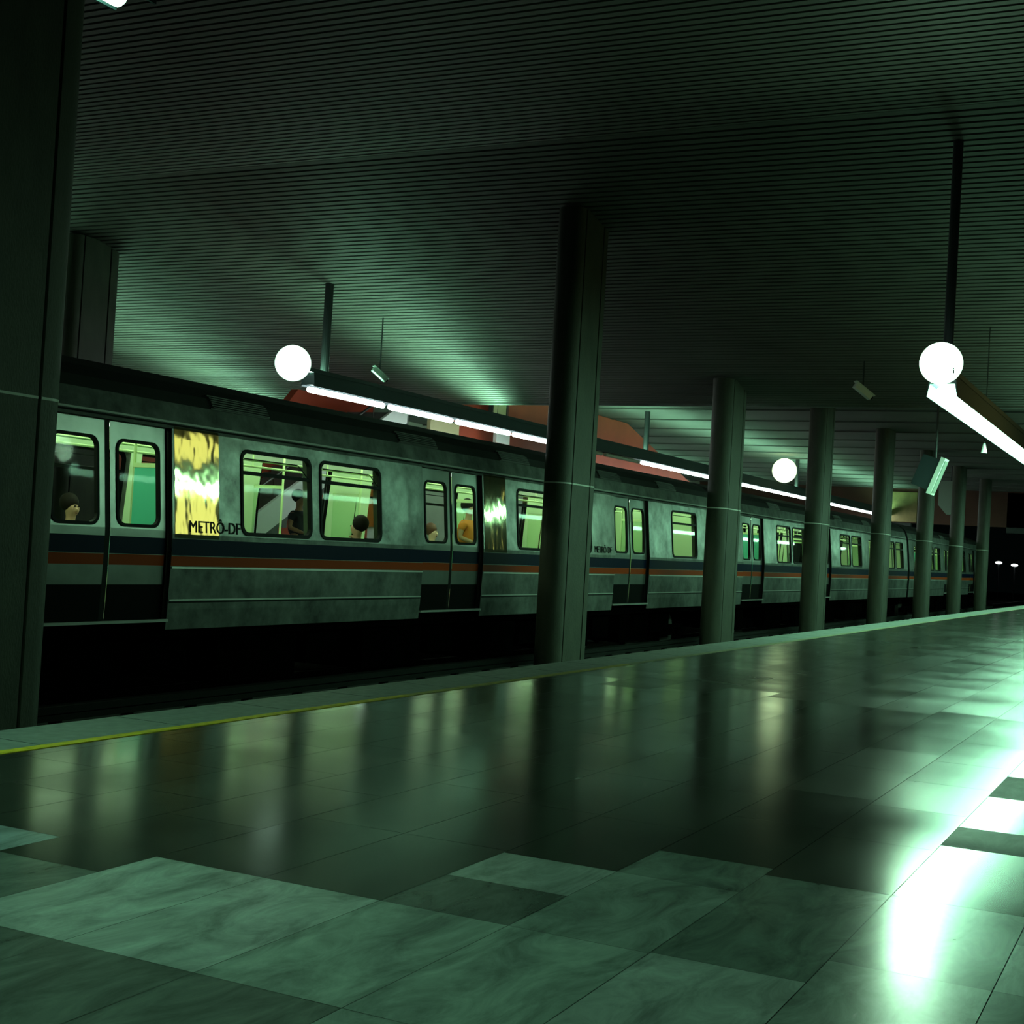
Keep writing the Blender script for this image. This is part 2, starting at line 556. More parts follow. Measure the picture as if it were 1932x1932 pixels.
# ---------------------------------------------------------------- train
PROF = [(-0.12, 10.225), (0.10, 10.21), (0.56, 10.20), (0.59, 10.20), (0.70, 10.20), (0.71, 10.20), (0.895, 10.20), (0.95, 10.20), (2.02, 10.30), (2.12, 10.31), (2.20, 10.335),
        (2.42, 10.40), (2.55, 10.48), (2.68, 10.66), (2.80, 11.00), (2.87, 11.65)]
YC = 11.65
def ysurf(z):
    for (z0, y0), (z1, y1) in zip(PROF[:-1], PROF[1:]):
        if z <= z1:
            return y0 + (y1 - y0) * max(0, (z - z0)) / (z1 - z0)
    return PROF[-1][1]
def zmat(z):
    if 0.59 < z < 0.705: return MT['orange']
    if 0.71 < z < 0.90: return MT['blue']
    if z > 2.45: return MT['roof']
    return MT['steel']
WZ0, WZ1 = 0.945, 1.995
def rrect(x0, x1, z0, z1, r, k=6):
    pts = []
    for cx, cz, a0 in ((x1 - r, z1 - r, 0), (x0 + r, z1 - r, 90), (x0 + r, z0 + r, 180), (x1 - r, z0 + r, 270)):
        for i in range(k + 1):
            a = math.radians(a0 + 90 * i / k)
            pts.append((cx + r * math.cos(a), cz + r * math.sin(a)))
    return pts
def rect_like(x0, x1, z0, z1, k=6):
    pts = []
    for cx, cz in ((x1, z1), (x0, z1), (x0, z0), (x1, z0)):
        pts += [(cx, cz)] * (k + 1)
    return pts
def side(S):
    """maps (x, z, inset) to a point on the near (S=1) or far (S=-1) side"""
    def g(x, z, d=0.0):
        y = ysurf(z) + d
        return (x, y if S == 1 else 2 * YC - y, z)
    return g
def ring(b, g, outer, inner, do, di, m):
    n = len(outer)
    for i in range(n):
        j = (i + 1) % n
        b.quad([g(*outer[i], do), g(*outer[j], do), g(*inner[j], di), g(*inner[i], di)], m)
def car_side(b, g, x0, x1, doors, wins):
    xs = sorted({x0, x1, *[d - .96 for d in doors], *[d + .96 for d in doors], *[w[0] for w in wins], *[w[1] for w in wins]})
    # extra cuts keep the panels in sheets about 1 m wide
    for a, c in zip(xs[:-1], xs[1:]):
        mid = (a + c) / 2
        isdoor = any(abs(mid - d) < .96 for d in doors)
        iswin = any(w0 < mid < w1 for w0, w1 in wins)
        for (z0, _), (z1, _) in zip(PROF[:-1], PROF[1:]):
            zm = (z0 + z1) / 2
            if isdoor and -0.05 < zm < 2.12: continue
            if iswin and WZ0 < zm < WZ1 + .02: continue
            b.quad([g(a, z0), g(c, z0), g(c, z1), g(a, z1)], zmat(zm))
        if iswin:
            b.quad([g(a, 0.945), g(c, 0.945), g(c, 0.95), g(a, 0.95)], MT['steel'])
            k = 6
            ring(b, g, rect_like(a, c, 0.95, 2.02), rrect(a + .03, c - .03, 0.965, 2.005, .13), 0, 0, MT['steel'])
        if isdoor:                             # door reveal
            b.quad([g(a, 2.12), g(c, 2.12), g(c, 2.12, .08), g(a, 2.12, .08)], MT['black'])
    for d in doors:
        for sx in (-.96, .96):
            b.quad([g(d + sx, 0, 0), g(d + sx, .56, 0), g(d + sx, .56, .08), g(d + sx, 0, .08)], MT['black'])
            b.quad([g(d + sx, .56, 0), g(d + sx, 2.12, 0), g(d + sx, 2.12, .08), g(d + sx, .56, .08)], MT['black'])
def side_strips(b, g, x0, x1, doors):
    """thin raised rails along the body"""
    def rail(a, c, z, h, d, m):
        b.quad([g(a, z), g(c, z), g(c, z, -d), g(a, z, -d)], m)
        b.quad([g(a, z, -d), g(c, z, -d), g(c, z + h, -d), g(a, z + h, -d)], m)
        b.quad([g(a, z + h, -d), g(c, z + h, -d), g(c, z + h), g(a, z + h)], m)
    rail(x0, x1, 2.185, .022, .016, MT['trim'])
    rail(x0, x1, 2.155, .02, .004, MT['black'])
    segs = [x0] + sum([[d - .97, d + .97] for d in doors], []) + [x1]
    for a, c in zip(segs[::2], segs[1::2]):
        rail(a, c, 0.562, .02, .014, MT['trim'])
        rail(a, c, 0.20, .016, .012, MT['trim'])
        rail(a, c, 0.175, .018, .003, MT['black'])
    for d in doors:
        rail(d - .96, d + .96, -.03, .03, .03, MT['trim'])
def window_part(name, g, a, c, transom, parent):
    b = MB()
    o, i = rrect(a + .03, c - .03, .965, 2.005, .13), rrect(a + .075, c - .075, 1.01, 1.96, .09)
    ring(b, g, o, i, -.012, -.012, MT['black'])
    ring(b, g, o, o, -.012, .03, MT['black'])
    ring(b, g, i, i, -.012, .04, MT['black'])
    if transom:
        zt = 1.70
        for z0, z1 in ((zt, zt + .045),):
            b.quad([g(a + .06, z0, -.01), g(c - .06, z0, -.01), g(c - .06, z1, -.01), g(a + .06, z1, -.01)], MT['black'])
            b.quad([g(a + .06, z0, -.01), g(c - .06, z0, -.01), g(c - .06, z0, .03), g(a + .06, z0, .03)], MT['black'])
        b.quad([g(a + .1, 1.885, 0), g(c - .33, 1.885, 0), g(c - .33, 1.90, 0), g(a + .1, 1.90, 0)], MT['black'])
        b.quad([g(c - .33, 1.885, 0), g(c - .12, 1.735, 0), g(c - .10, 1.745, 0), g(c - .32, 1.90, 0)], MT['black'])
    fr = b.build(name, parent)
    p = MB()
    p.quad([g(x, z, .012) for x, z in i], MT['glass'])
    p.build('pane', fr)
    return fr
def leaf_part(g, cx, parent):
    """one door leaf .95 wide, centred at cx, 6 cm behind the body"""
    IN = .06
    a, c = cx - .435, cx + .435
    wa, wc = cx - .345, cx + .345
    b = MB()
    zs = [0.0, .38, .59, .705, .71, .895, .98, 1.96, 2.11]
    for z0, z1 in zip(zs[:-1], zs[1:]):
        zm = (z0 + z1) / 2
        m = MT['kick'] if zm < .38 else (zmat(zm) if zm < .9 else MT['leaf'])
        if m is MT['steel']: m = MT['leaf']
        if .98 < zm < 1.96:
            b.quad([g(a, z0, IN), g(wa - .03, z0, IN), g(wa - .03, z1, IN), g(a, z1, IN)], m)
            b.quad([g(wc + .03, z0, IN), g(c, z0, IN), g(c, z1, IN), g(wc + .03, z1, IN)], m)
        else:
            b.quad([g(a, z0, IN), g(c, z0, IN), g(c, z1, IN), g(a, z1, IN)], m)
    ring(b, g, rect_like(wa - .03, wc + .03, .98, 1.96), rrect(wa, wc, 1.0, 1.94, .12), IN, IN, MT['leaf'])
    for xx, yy in ((cx - .476, a), (c, cx + .476)):
        for z0, z1 in zip(zs[:-1], zs[1:]):
            b.quad([g(xx, z0, IN + .005), g(yy, z0, IN + .005), g(yy, z1, IN + .005), g(xx, z1, IN + .005)], MT['black'])
    for xx in (a, c):
        b.quad([g(xx, 0, IN), g(xx, 2.11, IN), g(xx, 2.11, IN + .04), g(xx, 0, IN + .04)], MT['black'])
    o = b.build('door', parent)
    w_ = MB()
    ou, i = rrect(wa, wc, 1.0, 1.94, .12), rrect(wa + .035, wc - .035, 1.035, 1.905, .09)
    ring(w_, g, ou, i, IN - .012, IN - .012, MT['black'])
    ring(w_, g, ou, ou, IN - .012, IN + .03, MT['black'])
    ring(w_, g, i, i, IN - .012, IN + .03, MT['black'])
    w_.build('window_gasket', o)
    p = MB()
    p.quad([g(x, z, IN + .012) for x, z in i], MT['glass'])
    p.build('pane', o)
    return o
def make_car(x0, x1, doors, wins, label, texts=(), sheets=()):
    car = empty('train_car', ((x0 + x1) / 2, YC, -1.25), label, 'train car', 'cars of the train at the far track')
    off = Vector((-(x0 + x1) / 2, -YC, 1.25))
    kids = []
    def par(o):
        kids.append(o)
        return o
    b = MB()
    fdoors = [d - .45 for d in doors]          # the far side, its doors standing open
    fwins = [(a - .45, c - .45) for a, c in wins if a - .45 > x0 + .2]
    for S in (1, -1):
        g = side(S)
        dd, ww = (doors, wins) if S == 1 else (fdoors, fwins)
        car_side(b, g, x0, x1, dd, ww)
        side_strips(b, g, x0, x1, dd)
    full = [(y, z) for z, y in PROF] + [(2 * YC - y, z) for z, y in reversed(PROF)]
    for xx in (x0, x1):                        # end walls with a gangway opening left closed
        b.quad([(xx, y, z) for y, z in full], MT['roof'])
    body = par(b.build('body', smooth=False))
    for S in (1, -1):
        g = side(S)
        for d in (doors if S == 1 else fdoors):
            for sx in ((-.475, .475) if S == 1 else (-1.36, 1.36)):
                par(leaf_part(g, d + sx, None))
        for i, (a, c) in enumerate(wins if S == 1 else fwins):
            par(window_part('window', g, a, c, True, None))
    g = side(1)
    for d in sheets:                           # crinkled polished sheet after each door
        b = MB()
        zz = [.905, .95, 2.02, 2.12, 2.15]
        for z0, z1 in zip(zz[:-1], zz[1:]):
            b.quad([g(d + 1.0, z0, -.004), g(d + 1.78, z0, -.004), g(d + 1.78, z1, -.004), g(d + 1.0, z1, -.004)], MT['mirror'])
        par(b.build('polished_sheet'))
    for d in doors:
        for a in (d + 1.75, d + 6.0):
            if a + 1.1 > x1: continue
            b = MB()
            for k in range(6):
                z = 2.44 + k * .028
                y = ysurf(z)
                b.box(a, a + 1.1, y - .03, y + .1, z, z + .014, MT['grille'])
            b.box(a - .02, a + 1.12, ysurf(2.44) - .012, ysurf(2.58) + .1, 2.425, 2.44, MT['grille'])
            par(b.build('roof_grille'))
    # underframe and skirt
    b = MB()
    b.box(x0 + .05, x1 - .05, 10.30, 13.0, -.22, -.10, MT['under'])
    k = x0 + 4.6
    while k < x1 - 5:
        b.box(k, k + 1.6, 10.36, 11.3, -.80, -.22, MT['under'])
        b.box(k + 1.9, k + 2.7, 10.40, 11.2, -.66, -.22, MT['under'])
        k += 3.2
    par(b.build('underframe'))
    for cx in (x0 + 2.6, x1 - 2.6):
        b = MB()
        b.box(cx - 1.5, cx + 1.5, 10.55, 10.67, -.78, -.55, MT['under'])
        b.box(cx - .25, cx + .25, 10.45, 12.8, -.80, -.22, MT['under'])
        bo = par(b.build('bogie'))
        for wx in (-1.05, 1.05):
            w_ = MB()
            for yy in (10.80, 12.37):
                w_.tube((cx + wx, yy, -.70), (cx + wx, yy + .13, -.70), .43, MT['rail'], 24)
            w_.tube((cx + wx, 10.5, -.70), (cx + wx, 12.7, -.70), .08, MT['under'])
            w_.build('wheelset', bo)
    # interior
    b = MB()
    b.box(x0 + .1, x1 - .1, 10.34, 12.96, -.04, .0, MT['innerfloor'])
    par(b.build('cabin_floor'))
    b = MB()
    b.quad([(x0 + .1, 10.55, 2.28), (x1 - .1, 10.55, 2.28), (x1 - .1, 12.75, 2.28), (x0 + .1, 12.75, 2.28)], MT['innerceil'])
    for S in (1, -1):
        g = side(S)
        b.quad([g(x0 + .1, 2.10, .10), g(x1 - .1, 2.10, .10), (x1 - .1, 10.55 if S == 1 else 12.75, 2.28), (x0 + .1, 10.55 if S == 1 else 12.75, 2.28)], MT['innerceil'])
        xs = [x0 + .1] + sorted(sum([[d - .96, d + .96] for d in (doors if S == 1 else fdoors)], [])) + [x1 - .1]
        for a, c in zip(xs[::2], xs[1::2]):   # lining between the doors with window cut-outs
            ws = sorted([w for w in (wins if S == 1 else fwins) if a < (w[0] + w[1]) / 2 < c])
            b.quad([g(a, 0, .12), g(c, 0, .12), g(c, .95, .12), g(a, .95, .12)], MT['inner'])
            b.quad([g(a, 2.0, .12), g(c, 2.0, .12), g(c, 2.12, .12), g(a, 2.12, .12)], MT['inner'])
            cur = a
            for w0, w1 in ws:
                b.quad([g(cur, .95, .12), g(w0 + .05, .95, .12), g(w0 + .05, 2.0, .12), g(cur, 2.0, .12)], MT['inner'])
                cur = w1 - .05
            b.quad([g(cur, .95, .12), g(c, .95, .12), g(c, 2.0, .12), g(cur, 2.0, .12)], MT['inner'])
    for xx in (x0 + .12, x1 - .12):
        b.quad([(xx, 10.35, 0), (xx, 12.95, 0), (xx, 12.75, 2.28), (xx, 10.55, 2.28)], MT['inner'])
    par(b.build('cabin_lining'))
    k = x0 + .5
    while k < x1 - 1.5:
        for yy in (10.95, 12.20):
            b = MB()
            b.box(k, k + 1.35, yy, yy + .16, 2.235, 2.275, MT['carlight'])
            par(b.build('cabin_light'))
        k += 1.5
    for d_ in doors:
        for S in (1, -1):
            d = d_ if S == 1 else d_ - .45
            for sx in (-1.08, 1.08):
                p = MB()
                y0, y1 = (10.40, 10.92) if S == 1 else (2 * YC - 10.92, 2 * YC - 10.40)
                p.box(d + sx - .012, d + sx + .012, y0, y1, .35, 1.68, MT['teal' if (S == 1 and sx > 0 and d_ == doors[0]) else 'glass'])
                p.box(d + sx - .02, d + sx + .02, y0, y1, 1.68, 1.73, MT['pole'])
                yy = y1 if S == 1 else y0
                p.tube((d + sx, yy, 0), (d + sx, yy, 2.28), .018, MT['pole'], 10)
                par(p.build('partition'))
        p = MB()
        d = d_
        p.tube((d, YC, 0), (d, YC, 2.28), .02, MT['pole'], 10)
        par(p.build('grab_pole'))
    p = MB()
    for yy in (11.1, 12.2):
        p.tube((x0 + 1, yy, 1.95), (x1 - 1, yy, 1.95), .016, MT['pole'], 8)
        k = x0 + 1.2
        while k < x1 - 1:
            p.tube((k, yy, 1.95), (k, yy, 2.27), .012, MT['pole'], 8)
            k += 1.9
    par(p.build('grab_rail'))
    for S in (1, -1):
        xs = [x0 + .3] + sorted(sum([[d - 1.12, d + 1.12] for d in (doors if S == 1 else fdoors)], [])) + [x1 - .3]
        for a, c in zip(xs[::2], xs[1::2]):
            if c - a < 1.0: continue
            s_ = MB()
            y0, y1 = (10.36, 10.80) if S == 1 else (12.50, 12.94)
            yb = (10.36, 10.44) if S == 1 else (12.86, 12.94)
            n = max(1, int((c - a) / .5))
            wd = (c - a) / n
            for q in range(n):
                s_.box(a + q * wd + .02, a + (q + 1) * wd - .02, y0, y1, .40, .45, MT['seat'])
                s_.box(a + q * wd + .02, a + (q + 1) * wd - .02, yb[0], yb[1], .45, .92, MT['seat'])
            s_.box(a, c, y0 + .05, y1 - .05, 0, .40, MT['inner'])
            par(s_.build('seat_row'))
    for tx, tz, sz in texts:
        cu = D.curves.new('lettering', 'FONT')
        cu.body = 'METR\u00d4-DF'
        cu.size = sz
        cu.extrude = .003
        cu.offset = 0.0
        cu.materials.append(MT['black'])
        tmp = D.objects.new('lettering_curve', cu)
        C.objects.link(tmp)
        bpy.context.view_layer.update()
        me = D.meshes.new_from_object(tmp.evaluated_get(bpy.context.evaluated_depsgraph_get()))
        D.objects.remove(tmp)
        o = D.objects.new('lettering', me)
        C.objects.link(o)
        # the side leans inwards: tilt the lettering with it
        lean = math.atan2(.10, 1.07)
        o.rotation_euler = (math.pi / 2 - lean, 0, 0)
        o.location = (tx, ysurf(tz) - .006, tz)
        par(o)
    for o in kids:
        o.parent = car
        o.location = o.location + off
    return car
def wins_for(doors, x1, x0):
    out = []
    for d in doors:
        for a, c in ((2.16, 3.70), (3.82, 5.40)):
            if d + c < x1 - .3:
                out.append((d + a, d + c))
    for a, c in ((-2.75, -1.35),):
        if doors[0] + a > x0 + .5:
            out.append((doors[0] + a, doors[0] + c))
    return out
dA = [11.13, 18.63, 26.13]
A0, A1 = 5.4, 31.5
wA = [w_ for w_ in wins_for(dA, A1, A0) if w_[0] > 8]
wA = [w_ for w_ in wA if w_[0] < 27] + [(28.45, 30.2)]
make_car(A0, A1, dA, wA, 'front steel train car with large lettering, blue and orange stripes, behind the first columns',
         texts=[(12.36, .975, .195), (24.12, .99, .18)], sheets=dA[:2])
dB = [34.7, 42.2, 49.7]
make_car(31.9, 55.9, dB, wins_for(dB, 55.9, 31.9), 'steel train car behind the third to fifth columns, between two other cars')
dC = [58.4, 65.9, 73.4]
make_car(56.3, 77.5, dC, wins_for(dC, 77.5, 56.3), 'last train car far off near the tunnel mouth')

# rails
for yy, lab in ((10.865, 'running rail under the near side of the train'), (12.435, 'running rail under the far side of the train'),
                (5.95, 'running rail of the empty track nearest the platform edge'), (7.45, 'running rail of the empty track nearest the columns')):
    b = MB()
    b.prism([(-.07, 0), (.07, 0), (.07, .015), (.012, .03), (.012, .09), (.035, .10), (.035, .13), (-.035, .13), (-.035, .10), (-.012, .09), (-.012, .03), (-.07, .015)], 'x', -6, 150, MT['rail'])
    o = b.build('rail', loc=(0, yy, -1.25 if yy > 9 else -1.18))
    tag(o, lab, 'rail', 'running rails of the two tracks')
t = empty('third_rail', (30, 9.75, -1.25), 'grey covered power rail on brackets below the train, between columns', 'rail')
b = MB()
b.box(-30, 48, -.07, .07, .42, .50, MT['cover'])
b.box(-30, 48, -.07, -.05, .36, .43, MT['cover'])
b.build('cover', t)
b = MB()
for i in range(78):
    b.box(-30 + i, -29.92 + i, -.04, .06, 0, .42, MT['cover'])
br = b.build('brackets', t)
br['kind'] = 'stuff'

# ---------------------------------------------------------------- platform luminaires
def strip_light(x0, nseg, lit, y, z, tube_m, label, poles, hz=.27, hw=.16, r=.055, pitch=2.97, thick=.13, lip=.7, up=False, group='long fluorescent strip lights'):
    """z is the underside of the tubes"""
    t = empty('strip_light', (x0, y, z), label, 'light', group)
    b = MB()
    L = nseg * pitch
    zt = 2 * r
    lz = r * lip
    b.prism([(-hw, lz), (-hw * .8, zt + hz), (hw * .8, zt + hz), (hw, lz), (hw - .012, lz), (hw * .78, zt + .03), (-hw * .78, zt + .03), (-hw + .012, lz)], 'x', .12, L, MT['housing'])
    b.build('housing', t)
    for k in range(nseg):
        b = MB()
        a, c = k * pitch + .17, (k + 1) * pitch - .1
        b.tube((a, 0, r), (c, 0, r), r, tube_m if lit(k) else MT['tube_off'], 14)
        b.build('tube', t)
    if up:  # unseen upward glow added on the housing to brighten the ceiling
        b = MB()
        b.box(.1, L - .1, -hw * .5, hw * .5, zt + hz + .001, zt + hz + .02, MT['upfill' if tube_m is MT['tube_far'] else 'upfill_near'])
        for q in (-1, 1):
            b.box(-.04, L, q * hw * .8 - .008, q * hw * .8 + .008, zt + hz, zt + hz + .07, MT['housing'])
        b.build('added_up_glow', t)
    for px in poles:
        b = MB()
        top = (zceil(px) if px < XE else 5.4) - z
        b.tube((px - x0, 0, zt + hz - .02), (px - x0, 0, top + .02), thick / 2, MT['hanger'], 12)
        b.build('hanger', t)
    return t
strip_light(18.2, 20, lambda k: True, 3.03, 3.20, MT['tube_near'], 'bright strip light hanging above the near platform at right', [18.62, 36, 54], r=.105, hw=.2, hz=.14, up=True)
strip_light(21.75, 19, lambda k: k not in (4, 5), 15.4, 3.74, MT['tube_far'], 'long strip light with dark housing seen above the train roof', [22.4, 40, 58], thick=.17, lip=2.0, up=True)
strip_light(14.0, 20, lambda k: k % 5 != 3, 22.6, 3.45, MT['tube_far'], 'unseen strip light added deep over the far platform, behind the train', [16, 34, 52], lip=2.0, up=True)  # hidden row added to brighten the far ceiling and red wall
# the platform row overhead, whose end shows at the top left corner
strip_light(-4.50, 3, lambda k: True, 4.27, 3.27, MT['tube_over'], 'strip light overhead, its end peeking in at the top left corner', [-2.5, 3.0], r=.05, hw=.12, pitch=3.03)

def floodlight(x, y, z, r, m, label, lens=False, rod=.3):
    t = empty('floodlight', (x, y, z), label, 'light', 'round floodlights at the strip lights')
    b = MB()
    if lens:                                   # round reflector facing down the platform
        d = Vector((-1, -.12, -.20)).normalized()
        b.tube((0, 0, 0), d * .012, r * .94, MT['lens'], 36)
        b.build('lens', t)
        b = MB()
        b.tube(d * .0, d * -.16, r, m, 36, r2=r * .8)
        b.build('bowl', t, smooth=True)
        b = MB()
        b.tube(d * -.16, d * -.24, r * .8, MT['housing'], 36, r2=r * .35)
        b.build('cap', t, smooth=True)
    else:
        b.ball((0, 0, 0), r, m, 32, 20)
        b.build('globe', t, smooth=True)
    b = MB()
    b.tube((.2 if lens else 0, 0, 0), (rod, 0, -.15), .03, MT['housing'], 12)
    b.build('bracket', t)
    return t
floodlight(18.15, 3.03, 3.68, .27, MT['flood'], 'round blazing lamp at the near end of the right-hand strip light', True, .5)
floodlight(21.35, 15.4, 4.22, .34, MT['flood'], 'round glowing lamp above the train roof at the strip light end', False, .9)
floodlight(56.0, 15.4, 4.75, .50, MT['flood_y'], 'distant yellowish floodlight seen between the third and fourth columns', False, .7)

# ---------------------------------------------------------------- far platform: stairs, signs
t = empty('staircase', (21, 17.5, 0), 'staircase with pale sloping side seen through the train window', 'staircase')
b = MB()
for i in range(26):
    b.box(.4 + i * .30, .7 + i * .30, 0, 1.6, max(0, i * .158 - .3), (i + 1) * .158, MT['concrete'])
b.build('steps', t)
b = MB()
sx = [(-.3, 0), (.71, 0), (8.0, 3.86), (8.0, 4.44), (-.3, .04)]
b.prism(sx, 'y', -.08, 0, MT['white'])
b.build('balustrade', t)
b = MB()
b.tube((-.3, .3, .32), (7.6, .3, 4.5), .03, MT['rail'])
for i in range(8):
    b.tube((i * .95 + .4, .3, .3 + i * .5), (i * .95 + .4, .3, .68 + i * .503), .015, MT['rail'], 8)
b.build('handrail', t)
b = MB()
b.prism([(20.2, 0), (20.2, 3.85), (26.3, 3.85), (26.9, 4.42), (30.3, 4.42), (30.3, 0)], 'y', 19.2, 19.4, MT['redwall'])
o = b.build('stair_wall')
tag(o, 'red orange wall behind the stairs, seen through the train window', 'wall')
o['kind'] = 'structure'
b = MB()
b.prism([(31.0, 2.6), (31.0, 5.38), (43.6, 5.38), (46.6, 4.68), (50.5, 3.78), (50.5, 2.6)], 'y', 17.5, 17.8, MT['redwall'])
o = b.build('stair_wall.001')
tag(o, 'red orange wall with slanted end above the strip light', 'wall')
o['kind'] = 'structure'
def sign(x, y, z, wx, h, label, m, posts=True, ztop=5.4, nm='sign'):
    t = empty('hanging_sign', (x, y, z), label, 'sign', 'signs hanging over the far platform')
    b = MB()
    b.box(-wx / 2, wx / 2, -.05, .05, -h / 2, h / 2, m)
    b.box(-wx / 2 - .02, wx / 2 + .02, -.06, .06, h / 2, h / 2 + .03, MT['housing'])
    b.build('panel', t)
    if posts == 'rods':
        b = MB()
        for s in (-1, 1):
            b.tube((s * wx * .4, 0, h / 2), (s * wx * .4, 0, ztop - z), .008, MT['hanger'], 6)
        b.build('rods', t)
    elif posts:
        b = MB()
        for s in (-1, 1):
            b.box(s * wx / 2 - .05, s * wx / 2 + .05, -.05, .05, -h / 2 - .1, ztop - z, MT['hanger'])
        b.build('posts', t)
    return t
sign(33.4, 17.2, 4.75, .85, .62, 'small cream sign between two dark posts left of the second column', MT['sign'])
sign(30.6, 17.3, 3.93, 1.5, .30, 'cream sign under the far strip light, above the train roof', MT['sign'], 'rods')
sign(33.3, 17.0, 3.92, .8, .32, 'white sign under the far strip light beside the second column', MT['white'], 'rods')
t = empty('advertising_panel', (31.5, 19.9, 0), 'orange poster panel seen through the second train window', 'poster')
b = MB()
b.box(-.42, .42, -.04, .04, 1.3, 2.3, MT['poster'])
b.build('poster', t)
b = MB()
b.box(-.9, -.82, -.05, .05, 0, 2.9, MT['white']); b.box(.82, .9, -.05, .05, 0, 2.9, MT['white'])
b.box(-.9, .9, .04, .08, .5, 2.9, MT['white'])
b.build('frame', t)
# brownish and olive panels on the bulkhead
b = MB()
b.box(77.85, 78.0, 13.9, 15.35, 3.55, 5.2, MT['tan'])
tag(b.build('wall_panel'), 'olive brown panel high on the far bulkhead beside the sixth column', 'panel')
t = empty('wall_speaker', (60, 9.35, 4.0), 'pale grey box hanging beside the sixth column', 'speaker')
b = MB()
b.prism([(-.45, .75), (.45, .75), (.45, -.25), (.1, -.65), (-.45, -.65)], 'x', -.3, .3, MT['box'])
b.build('case', t)
b = MB()
b.tube((0, 0, .7), (0, 0, 1.42), .03, MT['hanger'], 8)
b.build('rod', t)

# hanging monitor above the near platform
t = empty('hanging_monitor', (26.6, 4.4, 2.78), 'white edged monitor hanging tilted in front of the sixth column', 'monitor')
ax = Vector((1, 0, 0)) * .22
tilt = math.radians(20)
up = Vector((0, -math.sin(tilt), math.cos(tilt)))
nr = Vector((0, math.cos(tilt), math.sin(tilt)))
b = MB()
b.obox((0, 0, 0), ax, nr * .04, up * .36, MT['white'])
b.build('bezel', t)
b = MB()
b.obox(-nr * .045, ax * .72, nr * .008, up * .31, MT['box'])
b.build('screen', t)
b = MB()
b.obox(nr * .2 + up * .0, ax * .85, nr * .17, up * .30, MT['housing'])
b.build('case', t)
b = MB()
b.tube((0, .05, .3), (0, .05, zceil(26.6) - 2.78 + .02), .02, MT['hanger'], 8)
b.build('rod', t)

for lx, z0, z1, lab in ((25.3, 2.7, 5.1, 'yellow glowing panel added over the near platform, out of view, reflected in the polished sheet by the lettering'),
                        (43.5, 2.6, 5.0, 'yellow glowing panel added further along, out of view, reflected beside the second door')):
    t = empty('added_glow_panel', (lx, 0, (z0 + z1) / 2), lab, 'sign', 'glowing panels added out of view')  # out-of-view panels added to give the steel its yellow reflections
    h = (z1 - z0) / 2
    b = MB()
    b.box(-.75, .75, -.12, .0, -h - .05, h + .05, MT['housing'])
    b.build('case', t)
    b = MB()
    b.box(-.7, .7, .001, .02, -h, h, MT['yellowbox'])
    b.build('panel', t)
    b = MB()
    top = (zceil(lx + .65) if lx < XE else 5.36) - (z0 + z1) / 2 - .03
    for sx_ in (-.6, .6):
        b.tube((sx_, -.06, h), (sx_, -.06, top + .02), .02, MT['hanger'], 8)
    b.build('rods', t)

def cctv(x, y, z, label, ztop, mm='white', s=1.0, aim=(-.6, -.5, -.45)):
    t = empty('security_camera', (x, y, z), label, 'camera', 'security cameras under the ceiling')
    a = Vector(aim).normalized()
    sd = a.cross(Vector((0, 0, 1))).normalized()
    u = sd.cross(a)
    b = MB()
    b.obox((0, 0, 0), a * .20 * s, sd * .06 * s, u * .055 * s, MT[mm])
    b.obox(u * .065 * s, a * .24 * s, sd * .075 * s, u * .008 * s, MT[mm])
    b.build('case', t)
    b = MB()
    b.tube(a * .19 * s, a * .23 * s, .04 * s, MT['black'], 12)
    b.build('lens', t)
    b = MB()
    b.tube((0, 0, .05), (0, 0, ztop - z), .014, MT['hanger'], 8)
    b.build('rod', t)
cctv(26.96, 5.95, 4.42, 'white security camera under the dark ceiling left of the right-hand lamp', zceil(26.96) + .01, aim=(.45, -.6, -.5))
cctv(24.1, 15.2, 4.38, 'small security camera on top of the far strip light housing', zceil(24.1) - .03, 'box', .9, aim=(.6, -.4, -.5))
t = empty('pendant_speaker', (25.3, 3.42, 3.18), 'small white cone hanging just under the right-hand strip light', 'speaker')
b = MB()
b.tube((0, 0, -.05), (0, 0, .12), .055, MT['white'], 16, r2=.018)
b.build('cone', t, smooth=True)
b = MB()
b.tube((0, 0, .1), (0, 0, zceil(25.3) - 3.18 + .02), .008, MT['hanger'], 6)
b.build('cord', t)

# ---------------------------------------------------------------- lamps beyond the tunnel mouth
for (x, y, z, lab) in ((140, 17.05, 2.02, 'left one of the small lamps far away in the dark at right'), (140, 15.6, 1.86, 'middle one of the small lamps far away in the dark at right'),
                       (140, 14.3, 1.70, 'small lamp far away in the dark at the right edge')):
    t = empty('street_lamp', (x, y, -1.5), lab, 'lamp', 'lamps beyond the tunnel mouth')
    b = MB()
    b.ball((0, 0, z + 1.5), .16, MT['farlamp'], 16, 8, (1, 2.0, .75))
    b.build('lamp_head', t)
    b = MB()
    b.tube((0, 0, 0), (0, 0, z + 1.5), .06, MT['hanger'], 8)
    b.build('pole', t)
b = MB()
b.box(78.4, 200, -40, 90, -1.9, -1.6, MT['ballast'])
struct(b, 'ground')

